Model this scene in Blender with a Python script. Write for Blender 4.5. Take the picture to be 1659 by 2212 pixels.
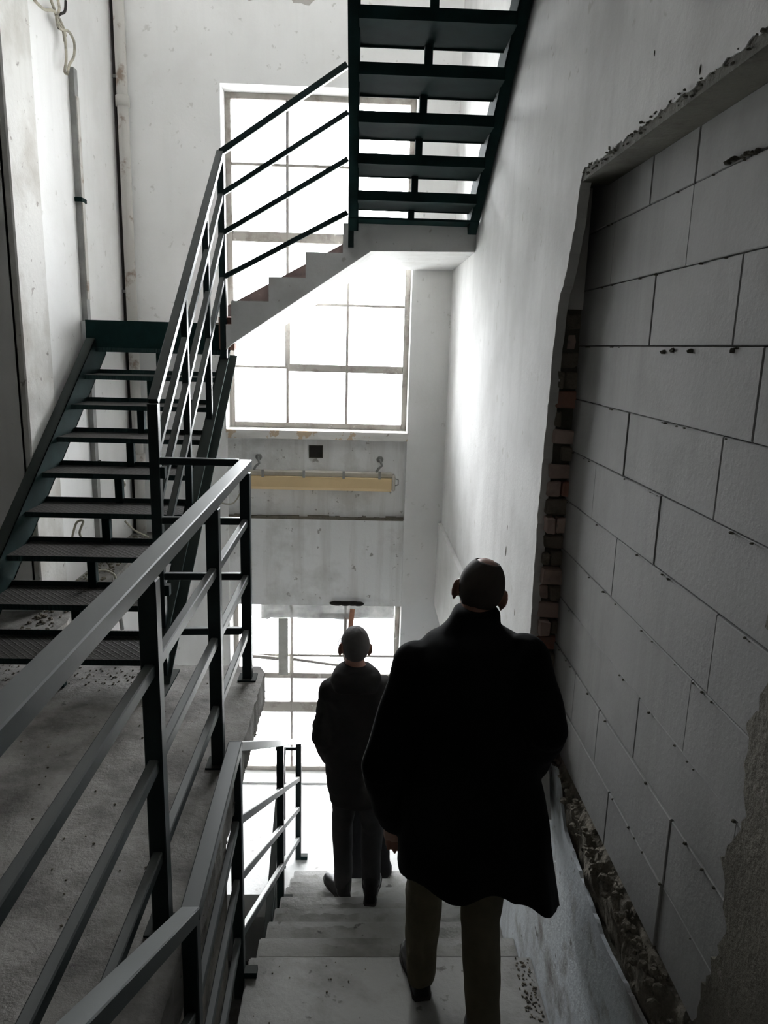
import bpy, bmesh, math, random
from mathutils import Vector, Matrix, noise, geometry
random.seed(7)
for o in list(bpy.data.objects): bpy.data.objects.remove(o)
scene = bpy.context.scene
COL = scene.collection

# ------------------------------------------------------------------ camera
F, IW, IH = 1613.0, 1659.0, 2212.0
CX, CY = IW / 2, IH / 2
CAM = Vector((0, 0, 1.55))
def _axes(vy=(780, 747), nad=(630, 8350)):
    yv = Vector((vy[0] - CX, CY - vy[1], -F)).normalized()
    zu = -Vector((nad[0] - CX, CY - nad[1], -F)).normalized()
    zu = (zu - yv * zu.dot(yv)).normalized()
    return yv.cross(zu), yv, zu
AX = _axes()
cam_data = bpy.data.cameras.new('camera')
cam = bpy.data.objects.new('camera', cam_data); COL.objects.link(cam)
cam_data.sensor_fit = 'VERTICAL'; cam_data.sensor_height = 36.0
cam_data.lens = F / IH * 36.0
cam_data.clip_start = 0.05; cam_data.clip_end = 300
M3 = Matrix((AX[0], AX[1], AX[2]))
cam.matrix_world = Matrix.Translation(CAM) @ M3.to_4x4()
scene.camera = cam
def ray(px, py): return M3 @ Vector((px - CX, CY - py, -F))
def onx(px, py, x): d = ray(px, py); return CAM + d * ((x - CAM.x) / d.x)
def ony(px, py, y): d = ray(px, py); return CAM + d * ((y - CAM.y) / d.y)
def onz(px, py, z): d = ray(px, py); return CAM + d * ((z - CAM.z) / d.z)

# ------------------------------------------------------------------ light
world = bpy.data.worlds.new('overcast_sky'); scene.world = world; world.use_nodes = True
bg = world.node_tree.nodes['Background']
bg.inputs[0].default_value = (0.985, 0.972, 1.0, 1); bg.inputs[1].default_value = 15.0
def portal(x, y, z, sx, sz):
    l = bpy.data.lights.new('daylight_portal', 'AREA'); l.shape = 'RECTANGLE'; l.size = sx; l.size_y = sz
    l.cycles.is_portal = True
    o = bpy.data.objects.new('daylight_portal', l); COL.objects.link(o)
    o.location = (x, y, z); o.rotation_euler = (math.radians(-90), 0, 0)
portal(-0.35, 6.42, 2.12, 1.5, 2.6)
portal(-0.35, 6.42, -1.47, 1.5, 1.7)
portal(-0.35, 6.42, 6.12, 1.5, 2.1)  # portal for the added window overhead
vs = scene.view_settings
vs.view_transform = 'Standard'; vs.look = 'None'; vs.gamma = 1.0; vs.use_curve_mapping = False
vs.exposure = 1.45

# ------------------------------------------------------------------ materials
MATS = {}
def new_mat(name):
    m = bpy.data.materials.new(name); m.use_nodes = True
    nt = m.node_tree; return m, nt, nt.nodes['Principled BSDF']
def pos_noise(nt, scale, stretch=(1, 1, 1), detail=6, rough=0.6):
    g = nt.nodes.new('ShaderNodeNewGeometry'); mp = nt.nodes.new('ShaderNodeMapping')
    mp.inputs['Scale'].default_value = stretch
    n = nt.nodes.new('ShaderNodeTexNoise'); n.inputs['Scale'].default_value = scale
    n.inputs['Detail'].default_value = detail; n.inputs['Roughness'].default_value = rough
    nt.links.new(g.outputs['Position'], mp.inputs['Vector']); nt.links.new(mp.outputs[0], n.inputs['Vector'])
    return n
def ramp(nt, src, stops):
    r = nt.nodes.new('ShaderNodeValToRGB'); e = r.color_ramp.elements
    e[0].position = stops[0][0]; e[0].color = (*stops[0][1], 1)
    e[1].position = stops[-1][0]; e[1].color = (*stops[-1][1], 1)
    for p, c in stops[1:-1]:
        k = e.new(p); k.color = (*c, 1)
    nt.links.new(src, r.inputs[0]); return r
def mixc(nt, fac, a, b, mode='MIX'):
    m = nt.nodes.new('ShaderNodeMix'); m.data_type = 'RGBA'; m.blend_type = mode
    if hasattr(fac, 'is_output') or not isinstance(fac, (int, float)): nt.links.new(fac, m.inputs[0])
    else: m.inputs[0].default_value = fac
    for v, i in ((a, 6), (b, 7)):
        if isinstance(v, tuple): m.inputs[i].default_value = (*v, 1)
        else: nt.links.new(v, m.inputs[i])
    return m.outputs[2]
def bump(nt, bsdf, src, strength=0.3, dist=0.01):
    b = nt.nodes.new('ShaderNodeBump'); b.inputs['Strength'].default_value = strength; b.inputs['Distance'].default_value = dist
    nt.links.new(src, b.inputs['Height']); nt.links.new(b.outputs[0], bsdf.inputs['Normal'])
G = lambda v: (v, v, v)
def layered(name, base, dirt, dirt_at=(0.5, 0.72), sc=2.2, streak=None, speck=None, rough=0.85, bumps=0.25, bdist=0.008, fine=35):
    """base colour + blotchy dirt + optional vertical streaks + dark specks"""
    m, nt, b = new_mat(name)
    n1 = pos_noise(nt, sc); r1 = ramp(nt, n1.outputs[0], [(dirt_at[0], G(0)), (dirt_at[1], G(1))])
    c = mixc(nt, r1.outputs[0], base, dirt)
    n0 = pos_noise(nt, 0.7, detail=3); r0 = ramp(nt, n0.outputs[0], [(0.3, G(0.88)), (0.7, G(1.04))])
    c = mixc(nt, 1.0, c, r0.outputs[0], 'MULTIPLY')
    if streak:
        n2 = pos_noise(nt, 9, (1, 1, 0.07)); r2 = ramp(nt, n2.outputs[0], [(0.5, G(0)), (0.75, G(0.75))])
        c = mixc(nt, r2.outputs[0], c, streak)
    if speck:
        n3 = pos_noise(nt, 14, detail=3); r3 = ramp(nt, n3.outputs[0], [(0.66, G(0)), (0.71, G(0.8))])
        c = mixc(nt, r3.outputs[0], c, speck)
    nt.links.new(c, b.inputs['Base Color']); b.inputs['Roughness'].default_value = rough
    b.inputs['Specular IOR Level'].default_value = 0.25
    n4 = pos_noise(nt, fine, detail=8, rough=0.65); bump(nt, b, n4.outputs[0], bumps, bdist)
    MATS[name] = m; return m
layered('plaster', (0.90, 0.895, 0.88), (0.84, 0.83, 0.81), speck=(0.66, 0.65, 0.62), streak=(0.82, 0.815, 0.80), bumps=0.18)
layered('plaster_worn', (0.70, 0.695, 0.68), (0.52, 0.515, 0.50), dirt_at=(0.42, 0.72), sc=1.6, speck=(0.5, 0.49, 0.46), streak=(0.55, 0.545, 0.53), bumps=0.25)
layered('plaster_low_bounce', (0.34, 0.33, 0.31), (0.2, 0.19, 0.18), bumps=0.2)  # dark tone to cut bounce from out-of-view surfaces
layered('plaster_dirty', (0.72, 0.71, 0.68), (0.42, 0.39, 0.34), dirt_at=(0.46, 0.74), streak=(0.55, 0.54, 0.5), speck=(0.25, 0.22, 0.2), bumps=0.3)
layered('spandrel_bare', (0.5, 0.48, 0.45), (0.4, 0.38, 0.35), bumps=0.4)
layered('plaster_brown', (0.20, 0.185, 0.15), (0.11, 0.10, 0.08), dirt_at=(0.42, 0.7), sc=4, speck=(0.3, 0.28, 0.24), bumps=0.8, bdist=0.015)
layered('plaster_blue', (0.60, 0.64, 0.67), (0.26, 0.25, 0.24), dirt_at=(0.5, 0.66), sc=5, streak=(0.36, 0.38, 0.4), speck=(0.12, 0.11, 0.1), bumps=0.5)
layered('plaster_peeling', (0.78, 0.76, 0.72), (0.60, 0.47, 0.33), dirt_at=(0.585, 0.60), sc=5.5, speck=(0.35, 0.3, 0.26), bumps=0.4)
layered('spandrel_paint', (0.90, 0.90, 0.89), (0.74, 0.735, 0.71), dirt_at=(0.52, 0.66), sc=3.2, streak=(0.6, 0.58, 0.55), speck=(0.32, 0.3, 0.27), bumps=0.3)
layered('concrete_floor', (0.34, 0.325, 0.305), (0.15, 0.14, 0.13), dirt_at=(0.40, 0.66), sc=4.5, speck=(0.09, 0.085, 0.08), bumps=0.8, bdist=0.012, rough=0.8, fine=16)
layered('concrete_step', (0.30, 0.295, 0.28), (0.17, 0.162, 0.15), dirt_at=(0.46, 0.70), sc=3.6, speck=(0.09, 0.08, 0.075), bumps=0.4, rough=0.6)
layered('step_shade', (0.20, 0.195, 0.18), (0.285, 0.28, 0.265), dirt_at=(0.40, 0.56), sc=5, speck=(0.07, 0.065, 0.06), bumps=0.5)  # darker step tone for the painted shade bands
layered('concrete_pale', (0.66, 0.66, 0.65), (0.5, 0.49, 0.47), sc=2.5, speck=(0.4, 0.38, 0.36), bumps=0.25)
layered('concrete_raw', (0.27, 0.25, 0.22), (0.12, 0.11, 0.095), sc=7, speck=(0.05, 0.045, 0.04), bumps=0.9, bdist=0.02, fine=22)
layered('rubble', (0.24, 0.215, 0.17), (0.09, 0.08, 0.065), sc=9, speck=(0.04, 0.035, 0.03), bumps=0.9, bdist=0.02)
layered('mortar_dark', (0.115, 0.11, 0.085), (0.065, 0.06, 0.045), sc=7, bumps=0.8, bdist=0.02)
layered('brick_red', (0.36, 0.19, 0.145), (0.26, 0.19, 0.16), sc=11, speck=(0.30, 0.27, 0.24), bumps=0.7)
layered('brick_brown', (0.22, 0.16, 0.15), (0.13, 0.10, 0.095), sc=8, bumps=0.4)
layered('brick_pale', (0.52, 0.40, 0.35), (0.34, 0.27, 0.23), sc=11, speck=(0.30, 0.27, 0.24), bumps=0.7)
layered('aerated_block', (0.32, 0.318, 0.31), (0.26, 0.258, 0.25), sc=3.3, streak=(0.25, 0.248, 0.24), bumps=0.35, fine=60, bdist=0.004)
layered('window_frame_paint', (0.40, 0.375, 0.34), (0.22, 0.19, 0.17), sc=9, speck=(0.6, 0.58, 0.55), bumps=0.4)
layered('pipe_paint', (0.62, 0.6, 0.56), (0.34, 0.27, 0.22), dirt_at=(0.55, 0.66), sc=9, bumps=0.3)
layered('wire_sheath', (0.50, 0.47, 0.38), (0.25, 0.23, 0.2), sc=20, bumps=0.1)
layered('outside_ground', (0.55, 0.55, 0.53), (0.45, 0.45, 0.43), bumps=0.1)
layered('outside_roof', (0.40, 0.39, 0.38), (0.3, 0.3, 0.29), bumps=0.1)
layered('board_grey', (0.50, 0.50, 0.46), (0.36, 0.35, 0.31), sc=8, streak=(0.4, 0.39, 0.35), bumps=0.2)
layered('wood_red', (0.36, 0.17, 0.11), (0.24, 0.12, 0.08), sc=12, bumps=0.2)
layered('rag_dark', (0.035, 0.03, 0.028), (0.02, 0.018, 0.016), sc=12, bumps=0.3)
layered('lamp_yellowed', (0.80, 0.60, 0.34), (0.70, 0.50, 0.27), sc=3, rough=0.45, bumps=0.02)
layered('lamp_housing', (0.56, 0.53, 0.47), (0.4, 0.36, 0.3), sc=9, rough=0.5, bumps=0.05)
def steel(name, col, dust, rough=0.38, plate=False):
    m, nt, b = new_mat(name)
    n = pos_noise(nt, 6); r = ramp(nt, n.outputs[0], [(0.42, G(0)), (0.72, G(0.8))])
    g = nt.nodes.new('ShaderNodeNewGeometry'); sp = nt.nodes.new('ShaderNodeSeparateXYZ'); nt.links.new(g.outputs['Normal'], sp.inputs[0])
    up = ramp(nt, sp.outputs[2], [(0.55, G(0)), (0.95, G(1))])      # settled dust lies on upward faces
    c = mixc(nt, r.outputs[0], col, tuple(v * 1.7 for v in col))
    d = mixc(nt, up.outputs[0], c, dust)
    nt.links.new(d, b.inputs['Base Color']); b.inputs['Roughness'].default_value = rough; b.inputs['Specular IOR Level'].default_value = 0.22
    if plate:
        mp = nt.nodes.new('ShaderNodeMapping'); mp.inputs['Rotation'].default_value = (0, 0, math.radians(45)); mp.inputs['Scale'].default_value = (38, 38, 38)
        nt.links.new(g.outputs['Position'], mp.inputs[0])
        w1 = nt.nodes.new('ShaderNodeTexWave'); w1.bands_direction = 'X'; w1.inputs['Scale'].default_value = 0.32
        w2 = nt.nodes.new('ShaderNodeTexWave'); w2.bands_direction = 'Y'; w2.inputs['Scale'].default_value = 0.32
        for w in (w1, w2): nt.links.new(mp.outputs[0], w.inputs['Vector'])
        mx = nt.nodes.new('ShaderNodeMath'); mx.operation = 'MAXIMUM'
        nt.links.new(w1.outputs['Fac'], mx.inputs[0]); nt.links.new(w2.outputs['Fac'], mx.inputs[1])
        pw = nt.nodes.new('ShaderNodeMath'); pw.operation = 'POWER'; pw.inputs[1].default_value = 6
        nt.links.new(mx.outputs[0], pw.inputs[0]); bump(nt, b, pw.outputs[0], 0.6, 0.003)
    else:
        n2 = pos_noise(nt, 60); bump(nt, b, n2.outputs[0], 0.08, 0.002)
    MATS[name] = m
steel('green_steel', (0.006, 0.019, 0.018), (0.07, 0.075, 0.07), 0.8)
MATS['green_steel'].node_tree.nodes['Principled BSDF'].inputs['Specular IOR Level'].default_value = 0.08
steel('green_rail', (0.007, 0.016, 0.016), (0.16, 0.168, 0.165), 0.45)
steel('green_plate', (0.010, 0.028, 0.027), (0.085, 0.08, 0.075), 0.5, True)
steel('grey_metal', (0.25, 0.25, 0.24), (0.3, 0.3, 0.29))
def cloth(name, col, rough=0.9, sc=140, var=0.6):
    m, nt, b = new_mat(name)
    n = pos_noise(nt, 5); r = ramp(nt, n.outputs[0], [(0.3, tuple(v * var for v in col)), (0.7, col)])
    nt.links.new(r.outputs[0], b.inputs['Base Color']); b.inputs['Roughness'].default_value = rough
    b.inputs['Specular IOR Level'].default_value = 0.12
    n2 = pos_noise(nt, sc); bump(nt, b, n2.outputs[0], 0.15, 0.002); MATS[name] = m
cloth('black_wool', (0.0035, 0.0035, 0.0038)); cloth('jacket_dark', (0.028, 0.026, 0.025))
cloth('trousers_khaki', (0.115, 0.10, 0.066)); cloth('trousers_grey', (0.035, 0.033, 0.034)); cloth('trousers_black', (0.010, 0.010, 0.011))
cloth('leather_black', (0.014, 0.013, 0.013), 0.35); cloth('hair_dark', (0.052, 0.042, 0.036), 0.75); cloth('hair_grey', (0.10, 0.093, 0.09), 0.7)
def skin(name, col):
    m, nt, b = new_mat(name)
    n = pos_noise(nt, 25); r = ramp(nt, n.outputs[0], [(0.35, tuple(v * 0.85 for v in col)), (0.7, col)])
    nt.links.new(r.outputs[0], b.inputs['Base Color']); b.inputs['Roughness'].default_value = 0.55
    b.inputs['Subsurface Weight'].default_value = 0.15; b.inputs['Subsurface Radius'].default_value = (0.02, 0.008, 0.004)
    b.inputs['Subsurface Scale'].default_value = 0.5
    MATS[name] = m
skin('skin', (0.30, 0.15, 0.105))
m, nt, b = new_mat('eye_white'); b.inputs['Base Color'].default_value = (0.7, 0.68, 0.65, 1); MATS['eye_white'] = m
def glass():
    m, nt, b = new_mat('window_glass'); nt.nodes.remove(b)
    t = nt.nodes.new('ShaderNodeBsdfTransparent'); t.inputs[0].default_value = (0.93, 0.95, 0.95, 1)
    g = nt.nodes.new('ShaderNodeBsdfGlossy'); g.inputs['Roughness'].default_value = 0.05
    f = nt.nodes.new('ShaderNodeFresnel'); f.inputs[0].default_value = 1.45
    mx = nt.nodes.new('ShaderNodeMixShader'); nt.links.new(f.outputs[0], mx.inputs[0])
    nt.links.new(t.outputs[0], mx.inputs[1]); nt.links.new(g.outputs[0], mx.inputs[2])
    nt.links.new(mx.outputs[0], nt.nodes['Material Output'].inputs[0]); MATS['window_glass'] = m
glass()
def film():
    m, nt, b = new_mat('torn_film'); n = pos_noise(nt, 7)
    r = ramp(nt, n.outputs[0], [(0.35, (0.30, 0.30, 0.29)), (0.65, (0.55, 0.55, 0.53))])
    nt.links.new(r.outputs[0], b.inputs['Base Color']); b.inputs['Roughness'].default_value = 0.4
    b.inputs['Alpha'].default_value = 0.9; MATS['torn_film'] = m
film()

# ------------------------------------------------------------------ helpers
def tag(o, label=None, cat=None, group=None, kind=None):
    for k, v in (('label', label), ('category', cat), ('group', group), ('kind', kind)):
        if v: o[k] = v
    return o
def thing(name, loc, label, cat, group=None, kind=None):
    e = bpy.data.objects.new(name, None); COL.objects.link(e); e.location = loc; e.empty_display_size = 0.1
    return tag(e, label, cat, group, kind)
def wloc(o):
    v = Vector((0, 0, 0))
    while o is not None: v += Vector(o.location); o = o.parent
    return v
def mk(name, verts, faces, mat, parent=None, smooth=False, kind=None):
    """mesh object from world-space vertices; origin at its base"""
    vs_ = [Vector(v) for v in verts]
    lo = Vector((min(v.x for v in vs_), min(v.y for v in vs_), min(v.z for v in vs_)))
    hi = Vector((max(v.x for v in vs_), max(v.y for v in vs_), max(v.z for v in vs_)))
    org = Vector(((lo.x + hi.x) / 2, (lo.y + hi.y) / 2, lo.z))
    me = bpy.data.meshes.new(name); me.from_pydata([v - org for v in vs_], [], faces); me.update()
    bm = bmesh.new(); bm.from_mesh(me); bmesh.ops.recalc_face_normals(bm, faces=bm.faces); bm.to_mesh(me); bm.free()
    if smooth:
        for p in me.polygons: p.use_smooth = True
    me.materials.append(MATS[mat])
    o = bpy.data.objects.new(name, me); COL.objects.link(o)
    if parent is not None: o.parent = parent; o.location = org - wloc(parent)
    else: o.location = org
    if kind: o['kind'] = kind
    return o
class MB:
    def __init__(s): s.v = []; s.f = []
    def add(s, v, f):
        n = len(s.v); s.v += [Vector(p) for p in v]; s.f += [tuple(i + n for i in q) for q in f]; return s
    def box(s, x, y, z):
        v = [(a, b, c) for a in x for b in y for c in z]
        return s.add(v, [(0, 1, 3, 2), (4, 6, 7, 5), (0, 4, 5, 1), (2, 3, 7, 6), (0, 2, 6, 4), (1, 5, 7, 3)])
    def bar(s, p, q, w, h, up=(0, 0, 1)):
        p, q = Vector(p), Vector(q); d = (q - p).normalized(); up = Vector(up)
        if abs(d.dot(up)) > 0.95: up = Vector((0, 1, 0))
        a = d.cross(up).normalized() * (w / 2); b = a.cross(d).normalized() * (h / 2)
        v = [e + i * a + j * b for e in (p, q) for i, j in ((-1, -1), (1, -1), (1, 1), (-1, 1))]
        return s.add(v, [(0, 1, 2, 3), (4, 7, 6, 5), (0, 4, 5, 1), (1, 5, 6, 2), (2, 6, 7, 3), (3, 7, 4, 0)])
    def tube(s, pts, r, n=8):
        pts = [Vector(p) for p in pts]; rings = []
        rr = r if isinstance(r, (list, tuple)) else [r] * len(pts)
        prev = None
        for i, p in enumerate(pts):
            d = (pts[min(i + 1, len(pts) - 1)] - pts[max(i - 1, 0)]).normalized()
            if prev is None:
                u = Vector((0, 0, 1)) if abs(d.z) < 0.9 else Vector((1, 0, 0)); a = d.cross(u).normalized()
            else: a = (prev - d * prev.dot(d)).normalized()
            prev = a; b = d.cross(a)
            rings.append([p + rr[i] * (math.cos(t) * a + math.sin(t) * b) for t in [2 * math.pi * k / n for k in range(n)]])
        v = [p for rg in rings for p in rg]; f = []
        for i in range(len(rings) - 1):
            for k in range(n): f.append((i * n + k, i * n + (k + 1) % n, (i + 1) * n + (k + 1) % n, (i + 1) * n + k))
        f.append(tuple(range(n))[::-1]); f.append(tuple(range((len(rings) - 1) * n, len(rings) * n)))
        return s.add(v, f)
    def loft(s, rings):
        n = len(rings[0]); v = [p for rg in rings for p in rg]; f = []
        for i in range(len(rings) - 1):
            for k in range(n): f.append((i * n + k, i * n + (k + 1) % n, (i + 1) * n + (k + 1) % n, (i + 1) * n + k))
        f.append(tuple(range(n))[::-1]); f.append(tuple(range((len(rings) - 1) * n, len(rings) * n)))
        return s.add(v, f)
    def ellipsoid(s, c, r, rot=None, nu=16, nv=10):
        c = Vector(c); rings = []
        for j in range(1, nv):
            t = math.pi * j / nv; ring = []
            for i in range(nu):
                a = 2 * math.pi * i / nu
                p = Vector((r[0] * math.sin(t) * math.cos(a), r[1] * math.sin(t) * math.sin(a), -r[2] * math.cos(t)))
                if rot: p = rot @ p
                ring.append(c + p)
            rings.append(ring)
        return s.loft(rings)
    def build(s, name, mat, parent=None, smooth=False, kind=None): return mk(name, s.v, s.f, mat, parent, smooth, kind)
def box(name, parent, mat, x, y, z, kind=None, bev=0.0):
    o = MB().box(x, y, z).build(name, mat, parent, kind=kind)
    if bev: bevel(o, bev)
    return o
def bevel(o, w=0.006, seg=1):
    bm = bmesh.new(); bm.from_mesh(o.data)
    bmesh.ops.bevel(bm, geom=bm.edges[:], offset=w, segments=seg, affect='EDGES', clamp_overlap=True)
    bm.to_mesh(o.data); bm.free(); return o
def bar(name, parent, mat, p, q, w, h=None, up=(0, 0, 1), bev=0.003):
    o = MB().bar(p, q, w, h or w, up).build(name, mat, parent)
    if bev: bevel(o, bev)
    return o
def jag(pts, step=0.05, amp=0.012, closed=False):
    out = []; n = len(pts)
    for i in range(n - (0 if closed else 1)):
        a, b = Vector(pts[i]), Vector(pts[(i + 1) % n]); L = (b - a).length; k = max(1, int(L / step))
        for j in range(k):
            p = a + (b - a) * (j / k)
            if j: p = p + Vector((random.uniform(-amp, amp), random.uniform(-amp, amp)))
            out.append(p)
    if not closed: out.append(Vector(pts[-1]))
    return out
def prism(outer, holes, axis, a0, a1):
    """2D polygon with holes -> solid between a0 and a1 along axis ('x': coords are (y,z); 'y': (x,z); 'z': (x,y))"""
    loops = [[Vector((p[0], p[1], 0)) for p in L] for L in [outer] + holes]
    tris = geometry.tessellate_polygon(loops)
    flat = [p for L in loops for p in L]; n = len(flat)
    def P(p, a): return {'x': (a, p.x, p.y), 'y': (p.x, a, p.y), 'z': (p.x, p.y, a)}[axis]
    v = [P(p, a0) for p in flat] + [P(p, a1) for p in flat]
    f = [tuple(t) for t in tris] + [tuple(i + n for i in t[::-1]) for t in tris]
    k = 0
    for L in loops:
        for i in range(len(L)):
            j = (i + 1) % len(L); f.append((k + i, k + j, k + j + n, k + i + n))
        k += len(L)
    return v, f
def chunks(name, parent, mat, spots, kind='stuff', label=None, cat=None):
    """loose broken pieces, each a small faceted lump: spots = (x, y, z, size)"""
    mb = MB()
    for x, y, z, s in spots:
        n = 6; rings = []
        for t, rz in ((0.0, 0.75), (0.45, 1.0), (0.9, 0.55)):
            rings.append([Vector((x + s * rz * random.uniform(0.6, 1.1) * math.cos(2 * math.pi * i / n), y + s * rz * random.uniform(0.6, 1.1) * math.sin(2 * math.pi * i / n), z + s * t * random.uniform(0.8, 1.0))) for i in range(n)])
        mb.loft(rings)
    o = mb.build(name, mat, parent); return tag(o, label, cat, kind=kind)

# ------------------------------------------------------------------ setting
XL, XR, YB, YF, ZT, ZB = -1.84, 0.70, 6.05, -2.5, 7.9, -4.2
# ceiling, lower floor, wall behind the viewer; hall and upper shaft added for light
ce = box('ceiling', None, 'plaster', (XL - 0.3, XR + 0.4), (3.0, YB + 0.4), (ZT, ZT + 0.2), 'structure')
box('added_floor_above', None, 'plaster_low_bounce', (-5.3, XR + 0.4), (YF - 0.2, 3.2), (4.3, 4.5), 'structure')  # slab added out of view to shade the near end
box('added_ceiling_hall', None, 'plaster_low_bounce', (-5.3, XL - 0.3), (3.2, 4.45), (4.3, 4.5), 'structure')  # lid of the added dark hall
box('added_wall_front_upper', None, 'plaster', (XL - 0.3, XR + 0.4), (3.0, 3.2), (4.5, ZT), 'structure')  # added out of view, white to bounce light onto the window wall
box('floor_lower', None, 'concrete_floor', (XL - 0.3, XR + 0.4), (YF - 0.2, YB + 0.4), (ZB - 0.2, ZB), 'structure')
box('wall_front', None, 'plaster_low_bounce', (-5.3, XR + 0.4), (YF - 0.2, YF), (ZB, ZT), 'structure')
wl = box('wall_left', None, 'plaster', (XL - 0.3, XL), (4.15, YB), (ZB, ZT), 'structure')
box('wall_left_upper', None, 'plaster', (XL - 0.3, XL), (3.0, 4.15), (4.3, ZT), 'structure')
box('added_wall_left_hall', None, 'plaster_low_bounce', (-5.3, -5.0), (YF, 4.45), (-0.15, 4.4), 'structure')  # hall added beyond the frame to keep bounce off the near walls
box('added_wall_back_hall', None, 'plaster_low_bounce', (-5.0, XL - 0.3), (4.15, 4.45), (-0.15, 4.4), 'structure')  # end wall of the added dark hall
box('wall_left_lower', None, 'plaster_low_bounce', (XL - 0.3, XL), (YF, 4.15), (ZB, -0.15), 'structure')
bevel(box('pilaster', wl, 'plaster_dirty', (XL - 0.02, -1.805), (4.15, 4.52), (ZB + 0.01, ZT - 0.01)), 0.008)

# window wall with two openings, an added one above, and a recessed spandrel
WX0, WX1 = -1.072, 0.388
ws = [[(WX0, 5.1), (WX1, 5.1), (WX1, 7.14), (WX0, 7.14)], [(WX0, 0.86), (WX1, 0.86), (WX1, 3.40), (WX0, 3.40)], [(WX0, -2.30), (WX1, -2.30), (WX1, 0.80), (WX0, 0.80)]]
v, f = prism([(XL - 0.3, ZB), (XR + 0.4, ZB), (XR + 0.4, ZT), (XL - 0.3, ZT)], ws, 'y', YB, YB + 0.40)
wb = mk('wall_back', v, f, 'plaster', kind='structure')
box('spandrel_panel', wb, 'spandrel_paint', (WX0 - .001, WX1 + .001), (YB + 0.06, YB + 0.38), (0.135, 0.81))
v, f = prism([(WX0 - .001, -0.63), (WX1 + .001, -0.63)] + [Vector((p.x, p.y)) for p in jag([(WX1 + .001, 0.135), (WX0 - .001, 0.135)], 0.03, 0.008)], [], 'y', YB + 0.035, YB + 0.37)
mk('spandrel_panel', v, f, 'spandrel_paint', wb)
# dark lump of mortar dust along the spandrel ledge
mb = MB(); x = WX0
while x < WX1 - 0.04:
    w = random.uniform(0.03, 0.1); h = random.uniform(0.006, 0.022)
    mb.box((x, min(x + w, WX1)), (YB + 0.034, YB + 0.07), (0.125, 0.137 + h)); x += w * 0.95
mb.build('ledge_dust', 'rubble', wb)
random.seed(15)
for x0_, x1_, d_ in ((-1.34, -1.08, .06), (-0.98, -0.66, .05), (-0.62, -0.22, .07)):
    xm = (x0_ + x1_) / 2
    pts = jag([(x0_ + .03, 4.05), (xm - .05, 4.12), (xm + .04, 4.07), (x1_ - .02, 4.10), (x1_, 4.0), (xm + .08, 3.98), (xm, 4.0 - d_), (x0_ + .04, 3.96)], 0.025, 0.011, True)
    v, f = prism(pts, [], 'y', YB - 0.002, YB + 0.002); mk('bare_patch', v, f, 'spandrel_bare', wb)
# empty square switch recess and small blemish holes in the spandrel
jb = MB(); p0, p1 = ony(669, 963, YB + 0.06), ony(696, 988, YB + 0.06)
z0, z1 = p1.z, p0.z
jb.box((p0.x - .006, p0.x), (YB + .052, YB + .062), (z0, z1)); jb.box((p1.x, p1.x + .006), (YB + .052, YB + .062), (z0, z1))
jb.box((p0.x - .006, p1.x + .006), (YB + .052, YB + .062), (z1, z1 + .006)); jb.box((p0.x - .006, p1.x + .006), (YB + .052, YB + .062), (z0 - .006, z0))
t = thing('switch_box', (-0.35, YB + .06, z0), 'empty dark square switch box recessed below the upper window sill', 'switch box')
jb.build('rim', 'mortar_dark', t)
box('cavity', t, 'rag_dark', (p0.x, p1.x), (YB + .056, YB + .061), (z0, z1))

# right wall: plaster sheet with the ragged, blocked-up doorway
hole_l = [(2.57, 2.09), (2.60, 1.95), (2.66, 1.82), (2.735, 1.72), (2.77, 1.56), (2.775, 1.40), (2.79, 1.25), (2.815, 0.95), (2.81, 0.75), (2.80, 0.5), (2.79, 0.32), (2.70, 0.18), (2.52, 0.05), (2.42, -0.135)]
hole_r = [(1.10, -0.135), (1.20, 0.02), (1.235, 0.2), (1.215, 0.36), (1.17, 0.5), (1.225, 0.62), (1.16, 0.75), (1.20, 0.9), (1.15, 1.02), (1.19, 1.15), (1.16, 1.4), (1.17, 2.085)]
random.seed(11)
top = jag([(1.17, 2.115), (1.6, 2.112), (2.1, 2.112), (2.57, 2.118)], 0.016, 0.006)
el_ = jag(hole_l, 0.025, 0.007)
outer = [Vector((YF, 2.115))] + top[:-1] + el_ + [Vector((YB, -0.135)), Vector((YB, ZT)), Vector((YF, ZT))]
v, f = prism(outer, [], 'x', XR, XR + 0.035)
wr = mk('wall_right', v, f, 'plaster_worn', kind='structure')
er_ = jag(hole_r, 0.02, 0.012)
v, f = prism([Vector((YF, -0.135))] + er_ + [Vector((1.17, 2.115)), Vector((YF, 2.115))], [], 'x', XR + .002, XR + 0.035)
mk('stripped_plaster', v, f, 'plaster_brown', wr)
# masonry behind the plaster, set back a little around the opening
inner = [Vector((YF, -0.135))] + [Vector((p[0] - 0.02, p[1])) for p in hole_r[:-1]] + [Vector((1.15, 2.115)), Vector((2.80, 2.115))] + \
        [Vector((max(p[0] + 0.01, 2.80), p[1])) for p in hole_l[2:-3]] + [Vector((2.80, -0.135)), Vector((YB, -0.135)), Vector((YB, ZT)), Vector((YF, ZT))]
v, f = prism(inner, [], 'x', XR + 0.035, XR + 0.30)
mk('masonry_core', v, f, 'mortar_dark', wr)
box('mortar_backing', wr, 'mortar_dark', (0.83, 0.95), (1.0, 2.95), (-0.1, 2.2))
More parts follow.
